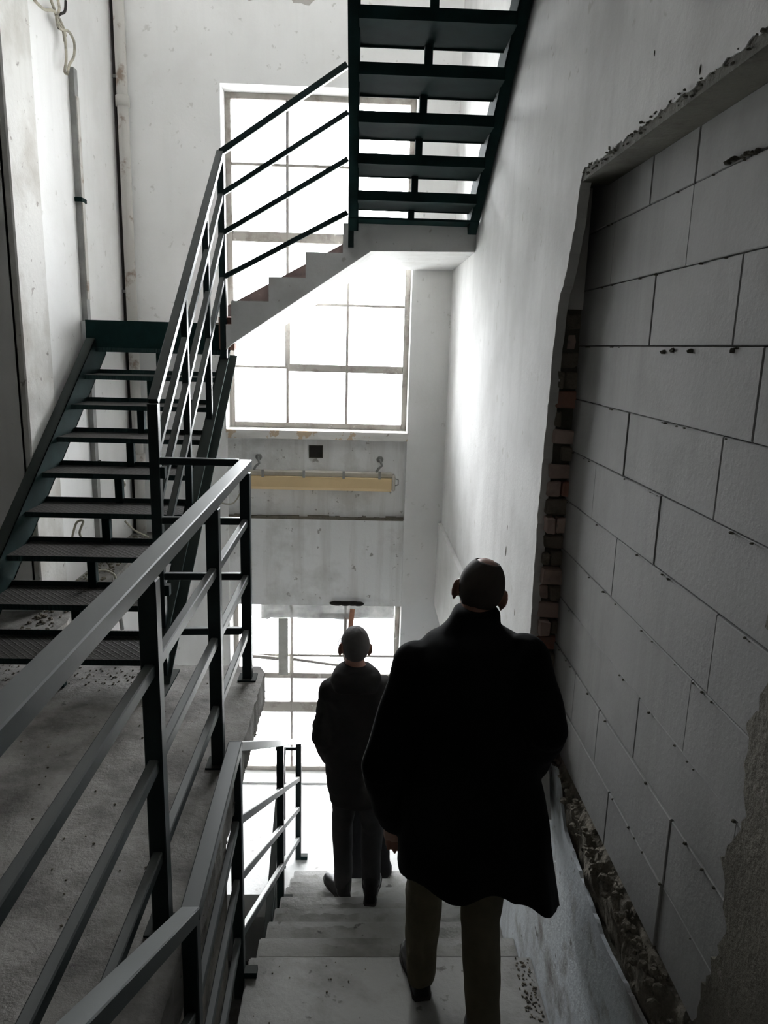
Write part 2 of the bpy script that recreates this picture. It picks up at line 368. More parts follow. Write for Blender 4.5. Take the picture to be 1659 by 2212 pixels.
# lower plaster below the sill, its top edge broken away
low_top = jag([(2.9, -0.10), (2.47, 0.04), (2.30, -0.10), (1.87, -0.15), (1.545, -0.11), (1.2, -0.13), (YF, -0.13)], 0.022, 0.004)
v, f = prism([Vector((YF, ZB)), Vector((YB, ZB)), Vector((YB, -0.10))] + low_top, [], 'x', 0.75, 0.762)
mk('lower_plaster', v, f, 'plaster_blue', wr)
box('lower_core', wr, 'mortar_dark', (0.765, 1.0), (YF, YB), (ZB, -0.16))
# rubble sill of the old doorway
def rubble_grid():
    ny, nx = 110, 14; vv = []; ff = []
    for i in range(ny + 1):
        y = 1.05 + (2.82 - 1.05) * i / ny
        for j in range(nx + 1):
            t = j / nx
            x = 0.757 + 0.08 * max(0, (t - 0.55) / 0.45); z = -0.17 + 0.20 * min(1, t / 0.7)
            n = noise.fractal(Vector((y * 9, x * 9, z * 9 + 3)), 1.0, 2.0, 5)
            n2 = noise.noise(Vector((y * 30, z * 30, 1.7)))
            vv.append((x - 0.022 * n - 0.006 * n2 + 0.012, y, z + 0.012 * n2 + 0.02 * n - 0.012))
    for i in range(ny):
        for j in range(nx):
            a = i * (nx + 1) + j; ff.append((a, a + 1, a + nx + 2, a + nx + 1))
    return vv, ff
v, f = rubble_grid(); mk('broken_sill', v, f, 'rubble', wr)
random.seed(5)
chunks('rubble_pieces', wr, 'rubble', [(random.uniform(0.755, 0.80), random.uniform(1.2, 2.7), random.uniform(-0.05, 0.02), random.uniform(0.005, 0.018)) for _ in range(260)])
# crumbs hanging round the lintel and ragged near edge
random.seed(6)
chunks('plaster_crumbs', wr, 'mortar_dark', [(random.uniform(0.694, 0.71), random.uniform(1.2, 2.55), 2.10 + random.uniform(-0.008, 0.02), random.uniform(0.003, 0.007)) for _ in range(110)])
v, f = prism([Vector((1.0, 2.086)), Vector((2.60, 2.086)), Vector((2.60, 2.14)), Vector((1.0, 2.14))], [], 'x', 0.7035, 0.812)
mk('lintel', v, f, 'mortar_dark', wr)
# ledge beam along the far right wall below the sill line
v, f = prism([Vector((0.664, -0.585)), Vector((0.72, -0.585)), Vector((0.72, 0.128)), Vector((0.672, 0.122))], [], 'y', 3.1, YB)
mk('ledge_beam', v, f, 'plaster_worn', wr)
# aerated concrete blocks closing the doorway
random.seed(3)
BX = 0.80; ZC0 = 1.571; CH = 0.1932
joints = {2: [(1331, 430), (1404, 420), (1508, 300)], 1: [(1322, 550), (1489, 490)], 0: [(1408, 670), (1592, 645)], -1: [(1305, 810), (1640, 850)],
          -2: [(1354, 930), (1550, 1020)], -3: [(1283, 1050), (1417, 1160)], -4: [(1326, 1220), (1560, 1240)], -5: [(1257, 1280), (1506, 1370)],
          -6: [(1388, 1422), (1600, 1700)], -7: [(1240, 1490), (1300, 1480), (1460, 1690)], -8: [(1316, 1725), (1424, 1962)]}
for c, js in joints.items():
    ya = sorted([onx(px, py, BX).y for px, py in js], reverse=True)
    ys = [2.825 + random.uniform(-.008, .008)] + [y for y in ya if 1.25 < y < 2.75]
    while ys[-1] > 1.2: ys.append(ys[-1] - 0.625)
    ys[-1] = 1.02
    z0 = ZC0 + c * CH; z1 = z0 + CH
    if c == -8: z0 = 0.03
    for a, b_ in zip(ys[:-1], ys[1:]):
        if a - b_ < 0.03: continue
        dx = random.uniform(-0.004, 0.004); g0 = random.uniform(0.0008, 0.003); g1 = random.uniform(0.0008, 0.0035)
        o = box('concrete_block', wr, 'aerated_block', (BX + dx, BX + 0.028 + dx), (b_ + g0, a - g1), (z0 + 0.0012, z1 - 0.0016))
        bevel(o, 0.0022)
# mortar squeezed out at a few joints
random.seed(8)
sq = []
for c in range(-8, 3):
    for _ in range(9): sq.append((BX - 0.002, random.uniform(1.25, 2.8), ZC0 + c * CH - 0.006, random.uniform(0.003, 0.007)))
for px, py in [(1436, 758), (1455, 755), (1495, 756), (1585, 755)]:
    p = onx(px, py, BX); sq.append((BX, p.y, p.z - 0.008, 0.014))
for _ in range(26): sq.append((BX - 0.002, random.uniform(1.25, 1.75), ZC0 + 2 * CH + random.uniform(-.006, .004), random.uniform(0.006, 0.013)))
chunks('mortar_blobs', wr, 'mortar_dark', sq)
# broken bricks in the far jamb
random.seed(21)
z = 0.10; row = 0
while z < 1.66:
    h = random.uniform(0.056, 0.066); x = 0.722
    cuts = [0.722, random.choice([0.755, 0.765, 0.775]), 0.83] if row % 2 else [0.722, 0.81]
    for xa, xb in zip(cuts[:-1], cuts[1:]):
        if random.random() < 0.08: continue
        yo = 2.80 - random.uniform(0.0, 0.035) + (0.02 if z > 1.45 else 0)
        o = box('brick', wr, random.choice(['brick_red', 'brick_pale', 'brick_pale', 'rubble']), (xa + .004, xb - .002), (yo, yo + 0.11), (z + .004, z + h))
        for vv_ in o.data.vertices:
            vv_.co += Vector((random.uniform(-.004, .004), random.uniform(-.006, .006), random.uniform(-.005, .005)))
        bevel(o, 0.005)
    z += h + 0.008; row += 1
box('jamb_plaster', wr, 'plaster_dirty', (0.735, 0.80), (2.775, 2.80), (1.70, 2.11))
# small pits in the right wall plaster
for px, py, s in [(1093, 1190, 0.014), (1112, 1322, 0.010), (1513, 150, 0.006), (1414, 115, 0.004), (1096, 1140, 0.008), (1140, 1870, 0.02)]:
    X = 0.75 if py > 1700 else XR
    p = onx(px, py, X); mb = MB().ellipsoid((X + .001, p.y, p.z), (0.003, s * 0.7, s * 2.0), nu=10, nv=6)
    mb.build('plaster_pit', 'mortar_dark', wr, True)

# ------------------------------------------------------------------ floor slab on the left and its strip along the wall
random.seed(31)
SX = -0.432
edge = jag([(SX - .02, -0.2), (SX, 1.0), (SX, 2.2), (SX - .004, 3.0), (SX, 3.36), (SX - .03, 3.43), (-0.95, 3.44), (-1.6, 3.46)], 0.03, 0.004)
sl = [Vector((-5.0, 4.15)), Vector((-5.0, YF)), Vector((SX, YF))] + edge + jag([(-1.60, 3.46), (-1.63, 4.2), (-1.615, 5.0), (-1.64, YB)], 0.05, 0.012)[1:] + [Vector((XL, YB)), Vector((XL, 4.15))]
v, f = prism(sl, [], 'z', -0.15, 0.0)
fl = mk('floor', v, f, 'concrete_floor', kind='structure')
random.seed(32)
chunks('broken_edge', fl, 'concrete_raw', [(SX - 0.012 + random.uniform(-.006, .004), random.uniform(1.5, 3.42), -0.158 + random.uniform(-.006, .05), random.uniform(0.005, 0.014)) for _ in range(220)])
box('floor_upper', None, 'concrete_floor', (SX, 0.76), (YF, 0.47), (-0.15, 0.0), 'structure')
v, f = prism([Vector((-0.2, -0.15)), Vector((2.46, -0.15)), Vector((2.44, -1.2)), Vector((1.6, -1.3)), Vector((0.4, -0.7))], [], 'x', -0.62, -0.465)
mk('wall_undercroft', v, f, 'concrete_raw', kind='structure')
random.seed(33)
chunks('floor_debris', None, 'rubble', [(random.uniform(-1.75, -0.95), 3.30 + random.gauss(0, 0.07), 0.0, random.uniform(0.002, 0.007)) for _ in range(220)] +
       [(random.uniform(-1.8, -0.6), random.uniform(1.6, 3.3), 0.0, random.uniform(0.0025, 0.006)) for _ in range(90)],
       label='crumbs of broken plaster lying on the concrete floor by the steel stair', cat='debris')
chunks('ledge_rubble', None, 'rubble', [(random.uniform(-1.82, -1.66), random.uniform(3.5, 5.9), 0.0, random.uniform(0.005, 0.017)) for _ in range(330)],
       label='rubble heaped on the narrow ledge under the steel stair', cat='debris')

# ------------------------------------------------------------------ concrete stair going down
T, R0, YN, ZN, XS = 0.30, 0.178, 2.59, -0.89, -0.405
cs = thing('concrete_staircase', (0.17, 2.6, -2.3), 'grey concrete staircase going down beside the blocked-up doorway, with two men on it', 'staircase')
def step(name, y0, y1, z1, th=0.24):
    o = MB().box((XS, 0.7495), (y0, y1), (z1 - th, z1)).build(name, 'concrete_step', cs); return bevel(o, 0.006, 2)
for k in range(4): step('step', 1.67 - 0.3 * (k + 1), 1.67 - 0.3 * k, ZN + R0 * (k + 1))
step('landing', 1.66, YN, ZN)
random.seed(44)
for n in range(1, 8):
    o = step('step', YN + T * (n - 1) - 0.02, YN + T * n, ZN - R0 * n)
    # shade of the step above, painted as a ragged dark band
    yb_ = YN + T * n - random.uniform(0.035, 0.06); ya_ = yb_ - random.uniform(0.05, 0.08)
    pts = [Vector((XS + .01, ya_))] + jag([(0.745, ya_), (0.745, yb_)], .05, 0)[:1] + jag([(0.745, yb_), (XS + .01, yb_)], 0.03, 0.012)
    v, f = prism(pts, [], 'z', ZN - R0 * n - .001, ZN - R0 * n + .0012); mk('shade_band', v, f, 'step_shade', o)
ZL = ZN - R0 * 8
MB().box((XL + .005, 0.7495), (YN + T * 8 - 0.33, YB - .005), (ZL - 0.19, ZL)).build('landing', 'concrete_pale', cs)
random.seed(41)
chunks('stair_debris', None, 'rubble',
       [(0.735 - abs(random.gauss(0, 0.03)), random.uniform(1.9, 2.58), ZN, random.uniform(0.002, 0.007)) for _ in range(220)] +
       [(random.uniform(-0.36, 0.1), random.uniform(2.0, 2.58), ZN, random.uniform(0.002, 0.006)) for _ in range(30)],
       label='crumbs of mortar along the right-hand wall on the stair landing', cat='debris')

# ------------------------------------------------------------------ railings
def post(parent, x, y, z0, z1, w=0.045, plate=True, d=None):
    o = bar('post', parent, 'green_rail', (x, y, z0), (x, y, z1), w, d or w)
    if plate:
        pl = MB().box((x - .042, x + .042), (y - .042, y + .042), (z0, z0 + .007)); pl.build('base_plate', 'green_steel', o)
    return o
HS = (0.75, 0.49, 0.225)
sr = thing('railing', (-0.5, 1.75, 0), 'dark green railing along the concrete floor edge, level rails on four posts', 'railing')
for y in (0.72, 1.75, 2.555, 3.298): post(sr, -0.505, y, 0, 0.985)
bar('handrail', sr, 'green_rail', (-0.505, -0.6, 1.005), (-0.505, 3.325, 1.02), 0.055, 0.042)
for h in HS: bar('rail', sr, 'green_rail', (-0.505, -0.6, h - .005), (-0.505, 3.28, h + 0.01), 0.026, 0.034)
for h in (1.03,) + tuple(h + .014 for h in HS): bar('cross_rail', sr, 'green_rail', (-0.53, 3.298, h), (-0.868, 3.262, h + .006), 0.028, 0.032)

# railing of the descending stair: sloped - level - sloped
dr = thing('railing', (-0.43, 2.5, ZN), 'dark green stair railing that follows the descending concrete steps', 'railing')
A, B = Vector((-0.412, 1.67, 0.104)), Vector((-0.432, 2.502, 0.104))
def P3(x, y, z): return Vector((x, y, z))
Cp = Vector((-0.425, 3.97, ZN - R0 * 5)); Dp = Vector((-0.405, 5.05, ZL))
sl_ = (ZL - ZN) / (Dp.y - B.y)
ztop = lambda y: 0.104 + (y - B.y) * (Dp.z + 0.99 - 0.104) / (Dp.y - B.y)
U = Vector((-0.405, 0.35, 0.104 + (1.67 - 0.35) * 0.585))
bar('handrail', dr, 'green_rail', U, A, 0.05, 0.04); bar('handrail', dr, 'green_rail', A, B, 0.05, 0.04)
bar('handrail', dr, 'green_rail', B, (Dp.x, Dp.y, ztop(Dp.y)), 0.05, 0.036)
for h in (0.31, 0.56, 0.82):
    dz = Vector((0, 0, -h))
    bar('rail', dr, 'green_rail', U + dz, A + dz, 0.024, 0.03); bar('rail', dr, 'green_rail', A + dz, B + dz, 0.024, 0.03)
    bar('rail', dr, 'green_rail', B + dz, Vector((Dp.x, Dp.y, ztop(Dp.y))) + dz, 0.024, 0.036)
for x, y, z0, z1 in ((A.x, A.y, ZN - .12, A.z - .015), (B.x, B.y, ZN - .10, B.z - .015), (Cp.x, Cp.y, Cp.z - .1, ztop(Cp.y) - .01), (Dp.x, Dp.y, ZL, ztop(Dp.y) - .01), (-0.405, 0.95, -0.6, 0.104 + .72 * .585)):
    o = post(dr, x, y, z0, z1, 0.042, False)
    MB().box((x + .02, x + .07), (y - .02, y + .02), (z0 + .1 if z0 > ZL else z0, z0 + .125 if z0 > ZL else z0 + .03)).build('fixing_lug', 'green_steel', o)
bar('rail', dr, 'green_rail', (Dp.x, Dp.y, ZL + 0.93), (Dp.x - 0.17, Dp.y, ZL + 0.93), 0.02, 0.024)
# railing of the next flight down, seen end-on beyond the steps
lr = thing('railing', (-0.52, 4.6, -3.0), 'dark green sloping railing of the lower flight, seen end-on beyond the steps', 'railing')
e0, e1 = Vector((-0.515, 5.0, ZL + 0.95)), Vector((-0.515, 3.2, ZL + 0.95 - 1.8 * 0.72))
bar('handrail', lr, 'green_rail', e0, e1, 0.045, 0.04)
for h in (0.3, 0.6): bar('rail', lr, 'green_rail', e0 - Vector((0, 0, h)), e1 - Vector((0, 0, h)), 0.024, 0.03)
for t_ in (0.02, 0.5, 0.98):
    p = e0.lerp(e1, t_); bar('post', lr, 'green_rail', p - Vector((0, 0, 1.0)), p, 0.04)
bar('stringer', lr, 'green_steel', e0 - Vector((0, 0, 1.0)), e1 - Vector((0, 0, 1.0)), 0.05, 0.16)

# ------------------------------------------------------------------ steel stairs
def tread(parent, x0, x1, yf, yb, z, back_up, front_dn=0.028, t=0.007, mat='green_plate'):
    s = 1 if yb > yf else -1
    prof = [(yf, z), (yf, z - front_dn), (yf + s * t, z - front_dn), (yf + s * t, z - t), (yb - s * t, z - t), (yb - s * t, z - t)]
    mb = MB()
    mb.box((x0, x1), sorted((yf, yb)), (z - t, z)); mb.box((x0, x1), sorted((yf, yf + s * t)), (z - front_dn, z - t))
    mb.box((x0, x1), sorted((yb - s * t, yb)), (z, z + back_up))
    return mb.build('tread', mat, parent)
def channel(parent, x, inward, p, q, h, fl=0.05, t=0.009):
    """C-section stringer in the plane x, top edge p->q, flanges pointing away from 'inward'"""
    p, q = Vector(p), Vector(q); d = (q - p).normalized(); n = Vector((0, -d.z, d.y))
    if n.z < 0: n = -n
    xs = (x, x + t * inward); xf = (x - fl * inward, x + t * inward)
    mb = MB()
    def plank(xr, a, b_):
        vs_ = []
        for xx in sorted(xr):
            for e in (p, q):
                for o_ in (a, b_): vs_.append(Vector((xx, e.y, e.z)) + n * o_)
        mb.add(vs_, [(0, 1, 3, 2), (4, 6, 7, 5), (0, 4, 5, 1), (2, 3, 7, 6), (0, 2, 6, 4), (1, 5, 7, 3)])
    plank(xs, -h, 0); plank(xf, -t, 0); plank(xf, -h, -h + t)
    return mb.build('stringer', 'green_steel', parent)
ss = thing('steel_staircase', (-1.34, 3.15, 0), 'dark green steel staircase with chequer-plate treads rising from the floor along the left wall', 'staircase')
y0, z0, TT, RR = 3.15, 0.15, 0.24, 0.168
for k in range(9):
    yy, zz = y0 + TT * k, z0 + RR * k
    tread(ss, -1.745, -0.905, yy, yy + 0.285, zz, 0.026)
    zb = 0.0 if k == 0 else zz - RR
    bar('support_post', ss, 'green_steel', (-1.335, yy + 0.04, zb), (-1.335, yy + 0.04, zz - 0.007), 0.042)
sl1 = RR / TT
for x, inw in ((-1.75, 1), (-0.90, -1)):
    channel(ss, x, inw, (0, y0 - 0.12, z0 + 0.055 - 0.12 * sl1 + 0.0), (0, y0 + TT * 8 + 0.10, z0 + 0.055 + (TT * 8 + 0.10) * sl1), 0.20)
    # foot plate
    MB().box((x - .06, x + .06), (y0 - 0.06, y0 + 0.22), (0, 0.008)).build('base_plate', 'green_steel', ss)
box('landing_beam', ss, 'green_steel', (-1.80, -0.905), (5.075, 5.095), (1.49, 1.668))
# its handrail, bending right up the concrete flight
hr = thing('railing', (-0.885, 3.2, 0), 'dark green railing climbing the left steel stair and turning up the concrete flight', 'railing')
H0, H1 = Vector((-0.888, 3.262, 1.288)), Vector((-0.872, 4.9, 2.665))
K = [(0, Vector((-0.115, 4.9, 3.172))), (0.236, Vector((-0.105, 4.9, 2.915))), (0.463, Vector((-0.102, 4.9, 2.655))), (0.723, Vector((-0.10, 4.9, 2.35)))]
for i, (dz, E1) in enumerate(K):
    d = Vector((0, 0, -dz)); w = (0.042, 0.036) if i == 0 else (0.03, 0.03)
    nm = 'handrail' if i == 0 else 'rail'
    bar(nm, hr, 'green_rail', H0 + d, H1 + d, *w); bar(nm, hr, 'green_rail', H1 + d, E1, *w)
post(hr, -0.888, 3.262, 0.0, 1.285, 0.045)
for y in (3.87, 4.45):
    zt = H0.z + (y - H0.y) * (H1.z - H0.z) / (H1.y - H0.y)
    bar('post', hr, 'green_rail', (-0.884, y, z0 + (y - y0) * sl1 - 0.02), (-0.884, y, zt), 0.034)
bar('post', hr, 'green_rail', (-0.872, 4.9, 1.45), (-0.872, 4.9, 2.66), 0.04)
bar('post', hr, 'green_rail', (-0.075, 4.865, 2.14), (-0.075, 4.865, 3.18), 0.035)
for z in (0.96, 0.42): MB().box((-0.868, -0.845), (3.245, 3.28), (z, z + 0.05)).build('hinge_lug', 'green_steel', hr)

# upper steel flight above the right wall side
us = thing('steel_staircase', (0.3, 4.8, 2.29), 'dark green steel staircase overhead against the right wall, seen from below', 'staircase')
y0u, z0u, Tu, Ru = 4.80, 2.36, 0.238, 0.138
for k in range(11):
    yy, zz = y0u - Tu * k, z0u + Ru * k
    tread(us, -0.035, 0.64, yy, yy - 0.305, zz, 0.045, 0.012, mat='green_steel')
    bar('support_post', us, 'green_steel', (0.285, yy - 0.035, 2.29 if k == 0 else zz - Ru), (0.285, yy - 0.035, zz - 0.007), 0.038)
slu = Ru / Tu
for x, inw in ((-0.04, 1), (0.645, -1)):
    channel(us, x, inw, (0, y0u + 0.09, z0u + 0.07 - 0.09 * slu), (0, y0u - Tu * 10.6, z0u + 0.07 + Tu * 10.6 * slu), 0.17, 0.045)
box('foot_plate', us, 'green_steel', (-0.08, 0.69), (4.70, 4.89), (2.285, 2.298))

# ------------------------------------------------------------------ concrete flight across the window and its landings
cf = thing('concrete_staircase', (-0.4, 5.4, 1.5), 'pale concrete flight crossing in front of the upper window', 'staircase')
YA, YZ = 4.88, YB - 0.01
prof = [(-0.86, 1.50), (-0.825, 1.535), (0.05, 2.125), (0.699, 2.14), (0.699, 2.285), (-0.125, 2.285), (-0.125, 2.24), (-0.125, 2.11), (-0.355, 2.11), (-0.355, 1.955), (-0.585, 1.955), (-0.585, 1.805), (-0.82, 1.805), (-0.82, 1.66), (-0.86, 1.66)]
v, f = prism([Vector(p) for p in prof], [], 'y', YA, YZ)
mk('flight', v, f, 'concrete_pale', cf)
box('landing', cf, 'concrete_pale', (XL + .005, -0.86), (5.10, YZ), (1.50, 1.66))
o = box('broken_end', cf, 'brick_red', (-0.905, -0.815), (4.93, 5.05), (1.50, 1.70))
for vv_ in o.data.vertices: vv_.co += Vector((random.uniform(-.01, .01), random.uniform(-.01, .01), random.uniform(-.015, .015)))
q_ = [ony(px, py, 5.6) for px, py in ((492, 660), (742, 526), (742, 572), (492, 706))]
v, f = prism([Vector((p.x, p.z)) for p in q_], [], 'y', 5.6, 5.64); mk('sloping_skirting', v, f, 'brick_brown', cf)
for x, z in ((-0.82, 1.66), (-0.585, 1.805), (-0.355, 1.955), (-0.125, 2.11)):
    MB().box((x - 0.14, x - 0.004), (YA + 0.16, YZ - .02), (z, z + 0.012)).build('dusty_tread', 'concrete_raw', cf)

# ------------------------------------------------------------------ windows
FY = 6.27
def win(name, xs, zs, thick_z, thick_x, skip=(), label=None):
    w = bpy.data.objects.new(name, None); COL.objects.link(w); w.location = (-0.35, FY, zs[0]); w['kind'] = 'structure'
    fw = 0.042; x0, x1, z0, z1 = xs[0], xs[-1], zs[0], zs[-1]
    for a, b_ in (((x0 + fw / 2, z0), (x0 + fw / 2, z1)), ((x1 - fw / 2, z0), (x1 - fw / 2, z1))):
        bar('frame_jamb', w, 'window_frame_paint', (a[0], FY, a[1]), (b_[0], FY, b_[1]), fw, 0.06, (0, 1, 0))
    for z in (z0 + fw / 2, z1 - fw / 2): bar('frame_rail', w, 'window_frame_paint', (x0 + fw, FY, z), (x1 - fw, FY, z), 0.06, fw)
    for x in xs[1:-1]:
        zz = [z0 + fw] + [z for z in zs[1:-1]] + [z1 - fw]
        for a, b_ in zip(zz[:-1], zz[1:]):
            t_ = thick_x.get((x, round(a, 2)), 0.022)
            bar('mullion', w, 'window_frame_paint', (x, FY, a), (x, FY, b_), t_, 0.035, (0, 1, 0))
    for z in zs[1:-1]:
        xx = [x0 + fw] + xs[1:-1] + [x1 - fw]
        for i, (a, b_) in enumerate(zip(xx[:-1], xx[1:])):
            t_ = thick_z.get((z, i), thick_z.get(z, 0.020))
            bar('glazing_bar', w, 'window_frame_paint', (a, FY - .001, z), (b_, FY - .001, z), 0.037, t_)
    for i in range(len(xs) - 1):
        for j in range(len(zs) - 1):
            if (i, j) in skip: continue
            MB().box((xs[i] + .012, xs[i + 1] - .012), (FY - .002, FY + .002), (zs[j] + .012, zs[j + 1] - .012)).build('pane', 'window_glass', w)
    return w
w1 = win('window_1', [WX0, -0.60, -0.113, WX1], [0.868, 1.36, 1.865, 2.37, 2.90, 3.40], {(1.36, 1): 0.06, (1.36, 2): 0.06, 2.37: 0.075}, {(-0.60, 1.36): 0.042})
w3 = win('added_window', [WX0, -0.60, -0.113, WX1], [5.105, 5.605, 6.11, 6.64, 7.14], {6.11: 0.075}, {})  # unseen window added to brighten the far walls
sill = MB().box((WX0 - .002, WX1 + .002), (YB - 0.012, FY + 0.06), (0.80, 0.866)).build('window_sill', 'plaster_peeling', w1)
w2 = win('window_2', [WX0, -0.567, -0.09, WX1], [-2.298, -1.665, -1.36, -1.165, -0.632], {-1.665: 0.10, -1.36: 0.05}, {(-0.567, -1.36): 0.035})
bar('opening_sash_bar', w2, 'window_frame_paint', (-1.02, FY - .04, -1.155), (-0.68, FY - .04, -1.185), 0.03, 0.03)
bar('opening_sash_bar', w2, 'window_frame_paint', (-0.55, FY - .04, -1.19), (0.02, FY - .04, -1.265), 0.022, 0.022)
bar('opening_sash_bar', w2, 'window_frame_paint', (-0.09, FY - .05, -0.78), (-0.09, FY - .05, -1.10), 0.025, 0.025)
# boards and film nailed across the lower window
t = bar('board', None, 'board_grey', (-0.636, FY - .055, -0.80), (-0.636, FY - .055, -1.335), 0.085, 0.022, (0, 1, 0))
tag(t, 'narrow grey board standing upright in the lower window', 'board')
t = bar('wooden_stick', None, 'wood_red', (-0.03, FY - .07, -0.70), (-0.05, FY - .07, -0.96), 0.042, 0.02, (0, 1, 0))
tag(t, 'short reddish wooden stick hanging at the top of the lower window', 'stick')
random.seed(51)
vv = []; ff = []; nx, nz = 40, 8
for i in range(nx + 1):
    for j in range(nz + 1):
        x = -0.83 + (WX1 - 0.05 + 0.83) * i / nx; s = j / nz
        drop = 0.14 + 0.03 * noise.noise(Vector((x * 4, 0, 1))) + (0.02 if i < 3 else 0)
        vv.append((x, FY - 0.045 - 0.018 * noise.noise(Vector((x * 5, s * 3, 4))) - 0.01 * s, -0.655 - drop * s))
for i in range(nx):
    for j in range(nz):
        a = i * (nz + 1) + j; ff.append((a, a + 1, a + nz + 2, a + nz + 1))
o = mk('plastic_sheet', vv, ff, 'torn_film', None, True); tag(o, 'crumpled grey plastic sheet fixed along the top of the lower window', 'sheet')
sm = o.modifiers.new('thickness', 'SOLIDIFY'); sm.thickness = 0.003
mb = MB()
for x, s in ((-0.16, 0.07), (-0.09, 0.06), (-0.03, 0.07), (0.02, 0.05)): mb.ellipsoid((x, YB + .025, -0.615 + s * .15), (s, 0.03, 0.02), nu=10, nv=6)
o = mb.build('rag', 'rag_dark', None, True); tag(o, 'dark rag lying over the head of the lower window', 'rag')

# ------------------------------------------------------------------ strip light under the upper window
lx0, lx1, lz0, lz1 = -0.89, 0.275, 0.392, 0.535
sf = thing('strip_light', (-0.3, YB - 0.03, lz0), 'yellowed fluorescent strip light hanging below the upper window', 'light')
box('housing', sf, 'lamp_housing', (lx0, lx1), (YB - 0.07, YB + 0.01), (0.505, 0.545), bev=0.006)
prof_ = [(YB - .10, 0.505), (YB + .025, 0.505), (YB + .015, 0.42), (YB - .02, 0.392), (YB - .06, 0.392), (YB - .092, 0.42)]
vv = [(x, a, b_) for x in (lx0 + .01, lx1 - .005) for a, b_ in prof_]; n = len(prof_)
ff = [tuple(range(n)), tuple(range(2 * n - 1, n - 1, -1))] + [(i, (i + 1) % n, n + (i + 1) % n, n + i) for i in range(n)]
mk('diffuser', vv, ff, 'lamp_yellowed', sf)
box('end_cap', sf, 'lamp_housing', (lx1 - .005, lx1 + .025), (YB - .09, YB + .015), (0.40, 0.53), bev=0.008)
MB().tube([(lx1 + .02, YB - .05, 0.50), (lx1 + .05, YB - .05, 0.49), (lx1 + .05, YB - .05, 0.45), (lx1 + .02, YB - .05, 0.44)], 0.005).build('end_clip', 'grey_metal', sf)
for x in (-0.77, -0.44, -0.12, 0.17): box('clip', sf, 'grey_metal', (x - .01, x + .01), (YB - .105, YB - .09), (0.50, 0.56))
for x in (-0.82, 0.175):
    mb = MB().tube([(x, YB + .06, 0.635), (x, YB + .0, 0.64), (x + .015, YB - .03, 0.60), (x - .015, YB - .035, 0.575), (x - .03, YB - .03, 0.545)], 0.010)
    mb.ellipsoid((x, YB + .045, 0.64), (0.028, 0.02, 0.028), nu=10, nv=6); mb.build('hanging_bracket', 'grey_metal', sf)
def cable(pts, r, label, name='cable', mat='wire_sheath'):
    P = [Vector(p) for p in pts]; out = []
    for i in range(len(P) - 1):
        p0_, p1_, p2_, p3_ = P[max(i - 1, 0)], P[i], P[i + 1], P[min(i + 2, len(P) - 1)]
        for k in range(6):
            t_ = k / 6
            out.append(0.5 * ((2 * p1_) + (p2_ - p0_) * t_ + (2 * p0_ - 5 * p1_ + 4 * p2_ - p3_) * t_ ** 2 + (3 * p1_ - p0_ - 3 * p2_ + p3_) * t_ ** 3))
    out.append(P[-1])
    o = MB().tube(out, r, 7).build(name, mat, None, True); return tag(o, label, 'cable')
Q = lambda px, py, y=YB - .02: ony(px, py, y)
cable([Q(548, 1042), Q(525, 1035), Q(520, 1062), Q(505, 1086), Q(485, 1088), Q(468, 1080)], 0.006, 'thin cable looping from the left end of the strip light')

# ------------------------------------------------------------------ pipes, conduit and wires on the left
def lw(px, py, off=0.02): return onx(px, py, XL + off)
c0, c1 = lw(150, 195), lw(186, 700)
t = thing('cable_conduit', (XL + .02, c1.y, -0.0), 'grey metal cable conduit running up the left wall behind the steel stair', 'conduit')
box('channel', t, 'grey_metal', (XL, XL + .035), (5.14, 5.20), (0.0, 3.18))
box('cover', t, 'pipe_paint', (XL + .035, XL + .042), (5.148, 5.192), (1.8, 3.02))
for z in (0.7, 1.5, 2.4): box('clamp', t, 'green_steel', (XL, XL + .046), (5.125, 5.215), (z, z + .025))
t = thing('corner_pipe', (-1.765, YB - .056, 0), 'peeling white vertical pipe in the far left corner', 'pipe')
MB().tube([(-1.765, YB - .056, -0.0), (-1.765, YB - .056, ZT - .01)], 0.040, 16).build('pipe', 'pipe_paint', t, True)
MB().tube([(-1.765, YB - .056, 0.55), (-1.765, YB - .056, 0.66)], 0.052, 16).build('collar', 'pipe_paint', t, True)
MB().tube([(-1.765, YB - .056, 3.2), (-1.765, YB - .056, 3.27)], 0.050, 16).build('collar', 'pipe_paint', t, True)
t = thing('corner_dark_line', (-1.825, YB - .02, 0), 'thin dark line in the crease of the far left corner', 'pipe')
MB().tube([(-1.825, YB - .016, -0.0), (-1.825, YB - .016, ZT - .01)], 0.014, 10).build('pipe', 'rag_dark', t, True)  # dark tube marks the gap line in the corner
for z in (1.9, 3.4): box('clip', t, 'grey_metal', (-1.84, -1.808), (YB - .035, YB), (z, z + .02))
random.seed(61)
wires = [([(74, 0), (95, 20), (118, 25), (135, 55), (142, 78)], 'cable end sticking out at the top of the left conduit, nearest the corner post'),
         ([(110, 0), (118, 22), (125, 45), (136, 66), (140, 90)], 'pale loose cable hanging above the left conduit, second from the left'),
         ([(125, 0), (128, 20), (122, 40), (130, 62), (148, 68), (160, 90), (160, 120), (150, 140), (146, 158)], 'longest pale cable looping down to the top of the left conduit'),
         ([(138, 66), (142, 100), (143, 130), (140, 155), (147, 160)], 'short pale cable entering the top of the left conduit'),
         ([(142, 2), (140, 25), (128, 32), (124, 50), (128, 62)], 'dark tangled cable end high on the left wall')]
for pts, lb in wires:
    cable([lw(px, py, 0.03 + 0.02 * random.random()) for px, py in pts], 0.008, lb, mat='rag_dark' if 'dark' in lb else 'wire_sheath')
